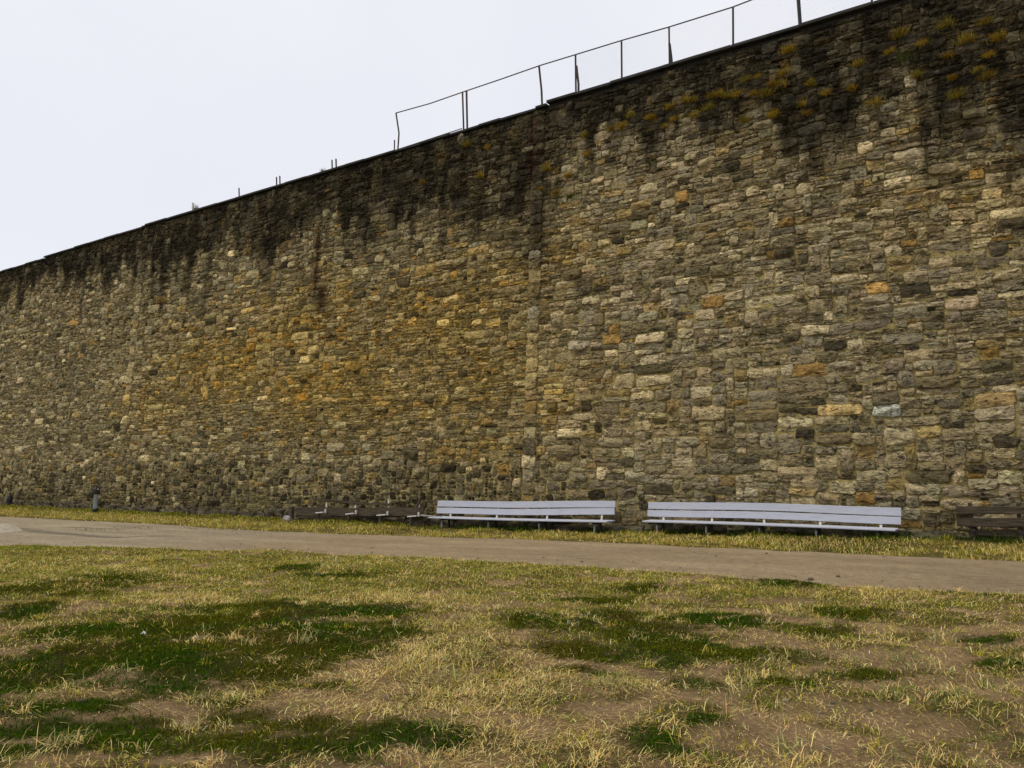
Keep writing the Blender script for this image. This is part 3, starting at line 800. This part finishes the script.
ub = ((((x > -13.6) & (x < -9.2)) | ((x > -8.1) & (x < -2.0)) | (x > -1.6)) & (y > WALL_Y - 1.0) & (rng.random(n) < .85))
col = np.where(ub[:, None], np.array([.040, .062, .010]) * rng.uniform(.6, 1.5, n)[:, None], col)  # green weeds under the benches, the bench shadow painted into their colour
P = np.stack([x, y, gz(x, y) - .005], 1)
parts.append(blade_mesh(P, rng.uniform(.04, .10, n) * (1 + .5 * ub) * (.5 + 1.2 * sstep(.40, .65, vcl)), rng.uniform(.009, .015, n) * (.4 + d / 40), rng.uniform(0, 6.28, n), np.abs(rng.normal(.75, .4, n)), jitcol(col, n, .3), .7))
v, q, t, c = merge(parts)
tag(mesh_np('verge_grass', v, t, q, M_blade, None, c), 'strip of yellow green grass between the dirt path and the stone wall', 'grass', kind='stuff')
# sparse weeds in the broken paving at the left end of the path
cx_, cy_ = [], []
for px, py in ((82, 531), (90, 532), (100, 531), (128, 530), (140, 529), (150, 531), (160, 533), (120, 532), (175, 534), (215, 535), (240, 536), (136, 534), (225, 531), (185, 530)):
    p = at_ground(px, py); cx_ += list(p[0] + rng.normal(0, .28, 45)); cy_ += list(p[1] + rng.normal(0, .15, 45))
x = np.array(cx_); y = np.array(cy_); n = len(x)
P = np.stack([x, y, terrain(x, y) + .02], 1)
v, q, t, c = blade_mesh(P, rng.uniform(.03, .08, n), np.full(n, .016), rng.uniform(0, 6.28, n), np.abs(rng.normal(.8, .3, n)), jitcol(G_GREEN * .7, n, .2))
tag(mesh_np('path_weeds', v, t, q, M_blade, None, c), 'low green weeds scattered over the broken left end of the path', 'weeds', kind='stuff')

# pebbles and crumbs
ico = bmesh.new(); bmesh.ops.create_icosphere(ico, subdivisions=1, radius=1); ico.verts.ensure_lookup_table()
iv = np.array([v.co for v in ico.verts]); it = np.array([[v.index for v in f.verts] for f in ico.faces]); ico.free()
n = 2600
x, y, d = wedge(n, 3, 20, power=1.3)
y = np.minimum(y, WALL_Y - .6)
b = np.maximum(on_path(x, y) * .8, pmask(x, y, BARE, .5, 5)); k = rng.random(n) < (.12 + .6 * b); x, y = x[k], y[k]; n = len(x)
r = rng.gamma(2, .005, n) + .004
z = np.where(on_path(x, y) > .5, terrain(x, y) + .035, gz(x, y))
V = iv[None] * r[:, None, None] * np.array([1, 1, .6]) * (1 + rng.normal(0, .15, (n, len(iv), 1))) + np.stack([x, y, z], 1)[:, None, :]
pcx = np.repeat((np.array([.22, .18, .13]) * np.exp(rng.normal(0, .45, n))[:, None])[:, None], len(iv), 1)
T = it[None] + (np.arange(n) * len(iv))[:, None, None]
tag(mesh_np('pebbles', V.reshape(-1, 3), T.reshape(-1, 3), None, M_path, None, pcx.reshape(-1, 3)), 'small pebbles and crumbs of earth on the path and bare soil', 'pebbles', kind='stuff')

# ------------------------------------------------------------------ benches
def plank_bm(bm, A, B, wid, thick, up, sag=None, seg=14, jit=.0):
    """a board from A to B, `wid` along `up`, slightly bent"""
    A = Vector([float(v) for v in A]); B = Vector([float(v) for v in B]); d = (B - A).normalized(); up = Vector(up); up = (up - d * up.dot(d)).normalized(); nrm = d.cross(up)
    c = .006
    sec = [(-wid / 2 + c, -thick / 2), (wid / 2 - c, -thick / 2), (wid / 2, -thick / 2 + c), (wid / 2, thick / 2 - c), (wid / 2 - c, thick / 2), (-wid / 2 + c, thick / 2), (-wid / 2, thick / 2 - c), (-wid / 2, -thick / 2 + c)]
    rings = []
    for k in range(seg + 1):
        f = k / seg; p = A.lerp(B, f); s = sag(f) if sag else 0
        j = (random.uniform(-jit, jit), random.uniform(-jit, jit))
        rings.append([bm.verts.new(p + up * (u + j[0]) + nrm * (w + j[1] * .4) + Vector((0, 0, s))) for u, w in sec])
    for a, b in zip(rings, rings[1:]):
        for k in range(8): bm.faces.new((a[k], a[(k + 1) % 8], b[(k + 1) % 8], b[k]))
    bm.faces.new(rings[0][::-1]); bm.faces.new(rings[-1])

def local(o, root):
    o.location = tuple(-np.array(root.location)); o.parent = root; return o

BY, SY = WALL_Y - .36, WALL_Y - .88          # back boards, front edge of seat
def white_bench(label, top_l, top_r, mid_l, mid_r, bot_l, bot_r, seat_l, seat_r, nleg, sag1, sag2, sag3):
    tl, tr = at_plane(*top_l, BY), at_plane(*top_r, BY); ml, mr = at_plane(*mid_l, BY), at_plane(*mid_r, BY); bl, br = at_plane(*bot_l, BY), at_plane(*bot_r, BY)
    sl, sr = at_plane(*seat_l, SY), at_plane(*seat_r, SY)
    root = empty('long_bench', ((sl[0] + sr[0]) / 2, (BY + SY) / 2, float(terrain((sl[0] + sr[0]) / 2, SY))))
    tag(root, label, 'bench', 'white benches along the foot of the wall')
    wid = float(((tl - ml)[2] + (tr - mr)[2]) / 2)
    lean = Vector((0, .12, 1))
    gapv = .010
    for A, B, (C0, C1), sg in ((tl, tr, (ml, mr), sag1), (ml, mr, (bl, br), sag2)):
        bm = bmesh.new(); wd = float((A[2] - C0[2] + B[2] - C1[2]) / 2) - gapv * 2
        a = (A + C0) / 2; b = (B + C1) / 2; a[0] = A[0]; b[0] = B[0]
        if A is ml: a[1] -= .02; b[1] -= .02
        plank_bm(bm, a, b, wd, .035, lean, sg); local(bm_obj('back_slat', bm, M_white), root)
    for k, (off, w_) in enumerate(((.115, .22), (.36, .22))):
        bm = bmesh.new(); plank_bm(bm, sl + [0, off, -.022 + .004 * k], sr + [0, off, -.022 + .004 * k], w_, .032, (0, 1, .03), sag3); local(bm_obj('seat_slat', bm, M_white), root)
    for k in range(nleg):
        f = (k + .28) / (nleg - .44) if nleg > 4 else (k + .26) / (nleg - .5)
        p = sl + (sr - sl) * f; s3 = sag3(f)
        zs = p[2] - .045 + s3
        g0 = float(gz(p[0], SY + .1)) - .06
        b_ = bl + (br - bl) * f; tp = tl + (tr - tl) * f
        bm = bmesh.new(); add_box(bm, (p[0], SY + .10, (zs - .008 + g0) / 2), (.038, .045, zs - .008 - g0)); local(bm_obj('leg', bm, M_legs, None, False, .006), root)
        bm = bmesh.new(); add_box(bm, (p[0], SY + .42, (zs - .008 + g0) / 2), (.05, .06, zs - .008 - g0)); local(bm_obj('leg', bm, M_dark, None, False, .006), root)
        bm = bmesh.new(); add_box(bm, (p[0], SY + .255, zs - .024), (.06, .46, .042)); local(bm_obj('seat_bearer', bm, M_dark, None, False, .006), root)
        bm = bmesh.new()
        a_ = Vector((p[0], SY + .475, zs - .03)); t_ = Vector((p[0] + .0, BY + .075, float(tp[2]) - .03)); dv = t_ - a_
        add_box(bm, (a_ + t_) / 2, (.05, .04, dv.length), Matrix.Rotation(-math.atan2(dv.y, dv.z), 3, 'X'))
        local(bm_obj('back_support', bm, M_cream, None, False, .005), root)
    return root
white_bench('shorter white slatted bench in the middle, right of the broken dark bench', (438, 500), (615.5, 500.8), (437.5, 507.2), (615, 507.8), (437, 513.8), (614.5, 515), (428, 516.8), (606.5, 521.0), 4,
    lambda f: -.022 * math.sin(math.pi * min(1, f * 1.15)) ** 2, lambda f: -.03 * math.sin(math.pi * f) ** 2, lambda f: -.012 * math.sin(math.pi * f))
white_bench('longer white slatted bench with a bowed back on the right', (648.5, 501.5), (901, 507.5), (648, 509.4), (901, 516.6), (647.5, 517), (900.5, 525), (642, 520.5), (895, 529.4), 5,
    lambda f: .035 * math.sin(math.pi * f) ** 2, lambda f: .03 * math.sin(math.pi * f) ** 2, lambda f: .015 * math.sin(math.pi * f))

# broken old bench, left
OY = WALL_Y - .45
a0, b0 = at_plane(294, 511, OY), at_plane(423, 511.8, OY)
root = empty('broken_bench', ((a0[0] + b0[0]) / 2, OY, 0)); tag(root, 'broken dark wooden bench missing its seat, with white metal brackets', 'bench')
for (l, r_, w_, yo, nm) in (((294, 509.3), (424, 509.9), .12, 0, 'back_slat'), ((297, 513.2), (421, 513.8), .14, -.03, 'back_slat'), ((298, 517.4), (432, 515.8), .08, .22, 'rear_rail')):
    bm = bmesh.new(); plank_bm(bm, at_plane(*l, OY + yo), at_plane(*r_, OY + yo), w_, .05, (0, .1, 1), lambda f: .012 * math.sin(9 * f), 18, .008); local(bm_obj(nm, bm, M_oldwood), root)
bm = bmesh.new(); plank_bm(bm, at_plane(316.5, 499.4, OY + .05), at_plane(392, 504.8, OY + .05), .07, .05, (0, .1, 1), lambda f: -.02 * math.sin(math.pi * f), 12, .006); local(bm_obj('loose_slat', bm, M_oldwood), root)
bm = bmesh.new(); plank_bm(bm, at_plane(416.5, 508, OY + .03), at_plane(421.5, 496, OY + .06), .06, .04, (1, 0, .1), None, 4, .003); local(bm_obj('leaning_stake', bm, M_oldwood), root)
bm = bmesh.new(); plank_bm(bm, at_plane(421, 515.2, OY - .25), at_plane(441, 517.2, OY - .25), .10, .04, (0, 1, 0), None, 4, .003); local(bm_obj('seat_remnant', bm, M_legs), root)
for px in (325, 355.5, 387, 418):
    c_ = at_plane(px, 515.5, OY - .06); e_ = at_plane(px, 515.5, OY - .42)
    bm = bmesh.new(); add_box(bm, (c_[0] - .10, OY - .20, .265), (.34, .05, .036), Matrix.Rotation(random.uniform(-.12, -.02), 3, 'Y')); add_box(bm, (c_[0] + .06, OY - .10, .315), (.045, .05, .12))
    local(bm_obj('seat_bracket', bm, M_cream, None, False, .006), root)
    bm = bmesh.new(); add_box(bm, (c_[0] - .16, OY - .18, .07), (.07, .07, .34)); local(bm_obj('leg', bm, M_oldwood, None, False, .006), root)
for px, y0, y1 in ((326.5, 502.3, 509), (388.6, 499.0, 509), (418.5, 504, 508), (355.5, 505, 508)):
    c_ = at_plane(px, y0, OY + .06); d_ = at_plane(px, y1, OY + .06); bm = bmesh.new(); add_box(bm, (c_[0], OY + .07, (c_[2] + d_[2]) / 2), (.055, .04, c_[2] - d_[2])); local(bm_obj('back_support', bm, M_cream, None, False, .005), root)
bm = bmesh.new(); c_ = at_plane(292.5, 514, OY); add_box(bm, (c_[0], OY - .02, .17), (.09, .09, .48)); local(bm_obj('end_post', bm, M_oldwood, None, False, .006), root)

# dark bench, far right
RY = WALL_Y - .33
root = empty('dark_bench', (1.0, RY, .2)); tag(root, 'low blackened two plank bench at the right edge of the picture', 'bench')
ends = 3.6
for (p, w_, nm) in (((956, 510), .145, 'back_slat'), ((956.5, 522), .165, 'back_slat')):
    A = at_plane(*p, RY); B = np.array([ends, RY, A[2] + .03]); bm = bmesh.new(); plank_bm(bm, A, B, w_, .05, (0, .08, 1), lambda f: .012 * math.sin(8 * f), 22, .006); local(bm_obj(nm, bm, M_oldwood), root)
A = at_plane(962, 530.5, RY - .1)
for q in (A[0] + .15, A[0] + .95, A[0] + 2.1, A[0] + 3.3, A[0] + 4.5):
    zt = float(at_plane(956, 507, RY)[2])
    bm = bmesh.new(); add_box(bm, (q, RY + .058, .10 + zt / 2), (.07, .06, zt - .02)); local(bm_obj('back_support', bm, M_oldwood, None, False, .006), root)
    bm = bmesh.new(); add_box(bm, (q + .06, RY - .12, A[2]), (.05, .18, .05)); add_box(bm, (q + .06, RY - .10, A[2] - .13), (.045, .045, .3)); local(bm_obj('seat_bracket', bm, M_dark, None, False, .006), root)
bm = bmesh.new(); plank_bm(bm, (A[0] + .1, RY + .08, A[2] - .05), (ends, RY + .08, A[2] - .02), .10, .06, (0, .1, 1), None, 12, .008); local(bm_obj('rear_rail', bm, M_oldwood), root)

# ------------------------------------------------------------------ standpipes by the wall on the left
p = at_ground(95, 513); sc = (p[:2] @ FH) / FPX
root = empty('standpipe', (p[0], p[1], p[2] - .02)); tag(root, 'grey blue standpipe with black head standing by the wall at the left', 'standpipe')
u_ = sc
bm = bmesh.new(); add_lathe(bm, [(u_ * 2.1, 0), (u_ * 2.1, u_ * 1.5), (u_ * 3.0, u_ * 2.2), (u_ * 3.2, u_ * 4.2), (u_ * 2.5, u_ * 4.9)], 18); bm_obj('base_flange', bm, M_dark, root)
bm = bmesh.new(); add_lathe(bm, [(u_ * 2.05, u_ * 4.9), (u_ * 2.1, u_ * 6), (u_ * 1.95, u_ * 19.6), (u_ * 2.2, u_ * 20)], 18); bm_obj('pipe', bm, M_bluepipe, root, True)
bm = bmesh.new(); add_lathe(bm, [(u_ * 2.3, u_ * 19), (u_ * 3.3, u_ * 19.8), (u_ * 3.3, u_ * 23.6), (u_ * 2.0, u_ * 25.6), (u_ * .9, u_ * 26.4), (u_ * .8, u_ * 27.6)], 18); hd = bm_obj('head', bm, M_dark, root)
bm = bmesh.new(); add_bar(bm, (-u_ * 2.0, 0, u_ * 22.6), (-u_ * 4.0, -u_ * .6, u_ * 22.2), u_ * 1.4, u_ * 1.3, 12); add_bar(bm, (-u_ * 3.6, -u_ * .5, u_ * 22.5), (-u_ * 3.8, -u_ * .6, u_ * 20.8), u_ * 1.0, u_ * 1.1, 12); bm_obj('spout', bm, M_dark, hd)
bm = bmesh.new(); add_bar(bm, (u_ * 2.2, 0, u_ * 23.5), (u_ * 3.4, 0, u_ * 23.9), u_ * .7, u_ * .7, 8); bm_obj('valve_cap', bm, M_cream, hd)
p = at_ground(9, 506.5); u_ = (p[:2] @ FH) / FPX
root = empty('stub_hydrant', (p[0], p[1], p[2] - .03)); tag(root, 'squat black iron hydrant by the wall at the far left edge', 'hydrant')
bm = bmesh.new(); add_lathe(bm, [(u_ * 4, 0), (u_ * 4.1, u_ * 1.2), (u_ * 2.6, u_ * 2.0), (u_ * 2.5, u_ * 6.5), (u_ * 3.1, u_ * 7), (u_ * 3.0, u_ * 8.5)], 18); bm_obj('body', bm, M_dark, root)
bm = bmesh.new(); add_lathe(bm, [(u_ * 2.9, u_ * 8.5), (u_ * 2.2, u_ * 11), (u_ * 1.0, u_ * 12.4), (u_ * .8, u_ * 13.8)], 18); bm_obj('bonnet', bm, M_dark, root)
bm = bmesh.new(); add_bar(bm, (-u_ * 2, 0, u_ * 3.6), (-u_ * 4.4, 0, u_ * 3.2), u_ * 1.5, u_ * 1.6, 12); bm_obj('nozzle', bm, M_dark, root)

# rock beside the broken bench, slab at the path's left end, scrap of paper
def lump(name, loc, s, mat, seed):
    bm = bmesh.new(); bmesh.ops.create_icosphere(bm, subdivisions=3, radius=1)
    rs = random.Random(seed)
    cuts = [(Vector((rs.gauss(0, 1), rs.gauss(0, 1), rs.gauss(0, 1))).normalized(), rs.uniform(.6, .9)) for _ in range(9)]
    for v in bm.verts:
        for nn, d in cuts:
            e = v.co.dot(nn) - d
            if e > 0: v.co -= nn * e
        v.co = Vector((v.co.x * s[0], v.co.y * s[1], v.co.z * s[2]))
    o = bm_obj(name, bm, mat); o.location = tuple(float(q) for q in loc); return o
p = at_ground(287, 521); tag(lump('rock', (p[0], p[1], p[2] + .06), (.17, .12, .13), M_rock, 3), 'pale rock lying in the grass at the end of the broken bench', 'rock')
p = at_ground(2, 533); tag(lump('stone_slab', (p[0] - .5, p[1], p[2] + .06), (1.2, .55, .16), M_slab, 5), 'low pale stone slab at the left end of the path', 'slab')
p = at_ground(143, 640); bm = bmesh.new()
r_ = bmesh.ops.create_grid(bm, x_segments=5, y_segments=5, size=.018)
for v in bm.verts: v.co.z = .035 + random.uniform(-.012, .016); v.co.x *= 1 + random.uniform(-.2, .2)
bmesh.ops.solidify(bm, geom=bm.faces[:], thickness=.002)
o = bm_obj('paper_scrap', bm, M_paper); o.location = (p[0], p[1], float(gz(p[0], p[1])) + .02); tag(o, 'small white scrap of paper lying on the dark green patch', 'litter')

# ------------------------------------------------------------------ sky, sun, camera
SUN_EL, SUN_AZ = math.radians(58), math.radians(232)     # azimuth clockwise from +Y
w = bpy.data.worlds.new('World'); bpy.context.scene.world = w; w.use_nodes = True
nt = w.node_tree; bg = nt.nodes['Background']
sky = nt.nodes.new('ShaderNodeTexSky'); sky.sky_type = 'NISHITA'; sky.sun_disc = False; sky.sun_elevation = SUN_EL; sky.sun_rotation = SUN_AZ
tc = nt.nodes.new('ShaderNodeTexCoord'); nz_ = nt.nodes.new('ShaderNodeTexNoise'); nz_.inputs['Scale'].default_value = 2.2; nz_.inputs['Detail'].default_value = 4
nt.links.new(tc.outputs['Generated'], nz_.inputs['Vector'])
cr = nt.nodes.new('ShaderNodeMapRange'); cr.inputs[1].default_value = .3; cr.inputs[2].default_value = .7
nt.links.new(nz_.outputs['Fac'], cr.inputs[0])
cm = nt.nodes.new('ShaderNodeMix'); cm.data_type = 'RGBA'; cm.inputs[6].default_value = (8.2, 8.42, 9.15, 1); cm.inputs[7].default_value = (9.1, 9.2, 9.75, 1)
nt.links.new(cr.outputs[0], cm.inputs[0])
mx = nt.nodes.new('ShaderNodeMix'); mx.data_type = 'RGBA'; mx.inputs[0].default_value = .95
nt.links.new(sky.outputs[0], mx.inputs[6]); nt.links.new(cm.outputs[2], mx.inputs[7]); nt.links.new(mx.outputs[2], bg.inputs[0])
bg.inputs[1].default_value = .0707
sl_ = bpy.data.lights.new('sun', 'SUN'); sl_.energy = 1.5; sl_.angle = math.radians(10); sl_.color = (1, .93, .80)
so_ = bpy.data.objects.new('sun', sl_); C.objects.link(so_)
dirv = Vector((math.sin(SUN_AZ) * math.cos(SUN_EL), math.cos(SUN_AZ) * math.cos(SUN_EL), math.sin(SUN_EL)))
so_.rotation_euler = dirv.to_track_quat('Z', 'Y').to_euler(); so_.location = (0, -5, 30)

cd = bpy.data.cameras.new('camera'); cd.sensor_width = 36; cd.lens = FPX / 1024 * 36; cd.clip_end = 3000; cd.clip_start = .05
co = bpy.data.objects.new('camera', cd); C.objects.link(co)
co.location = (0, 0, EYE); co.rotation_euler = (math.pi / 2 + PITCH, 0, YAW)
sc_ = bpy.context.scene; sc_.camera = co
sc_.view_settings.view_transform = 'Standard'; sc_.view_settings.look = 'None'; sc_.view_settings.gamma = 1; sc_.view_settings.exposure = .5
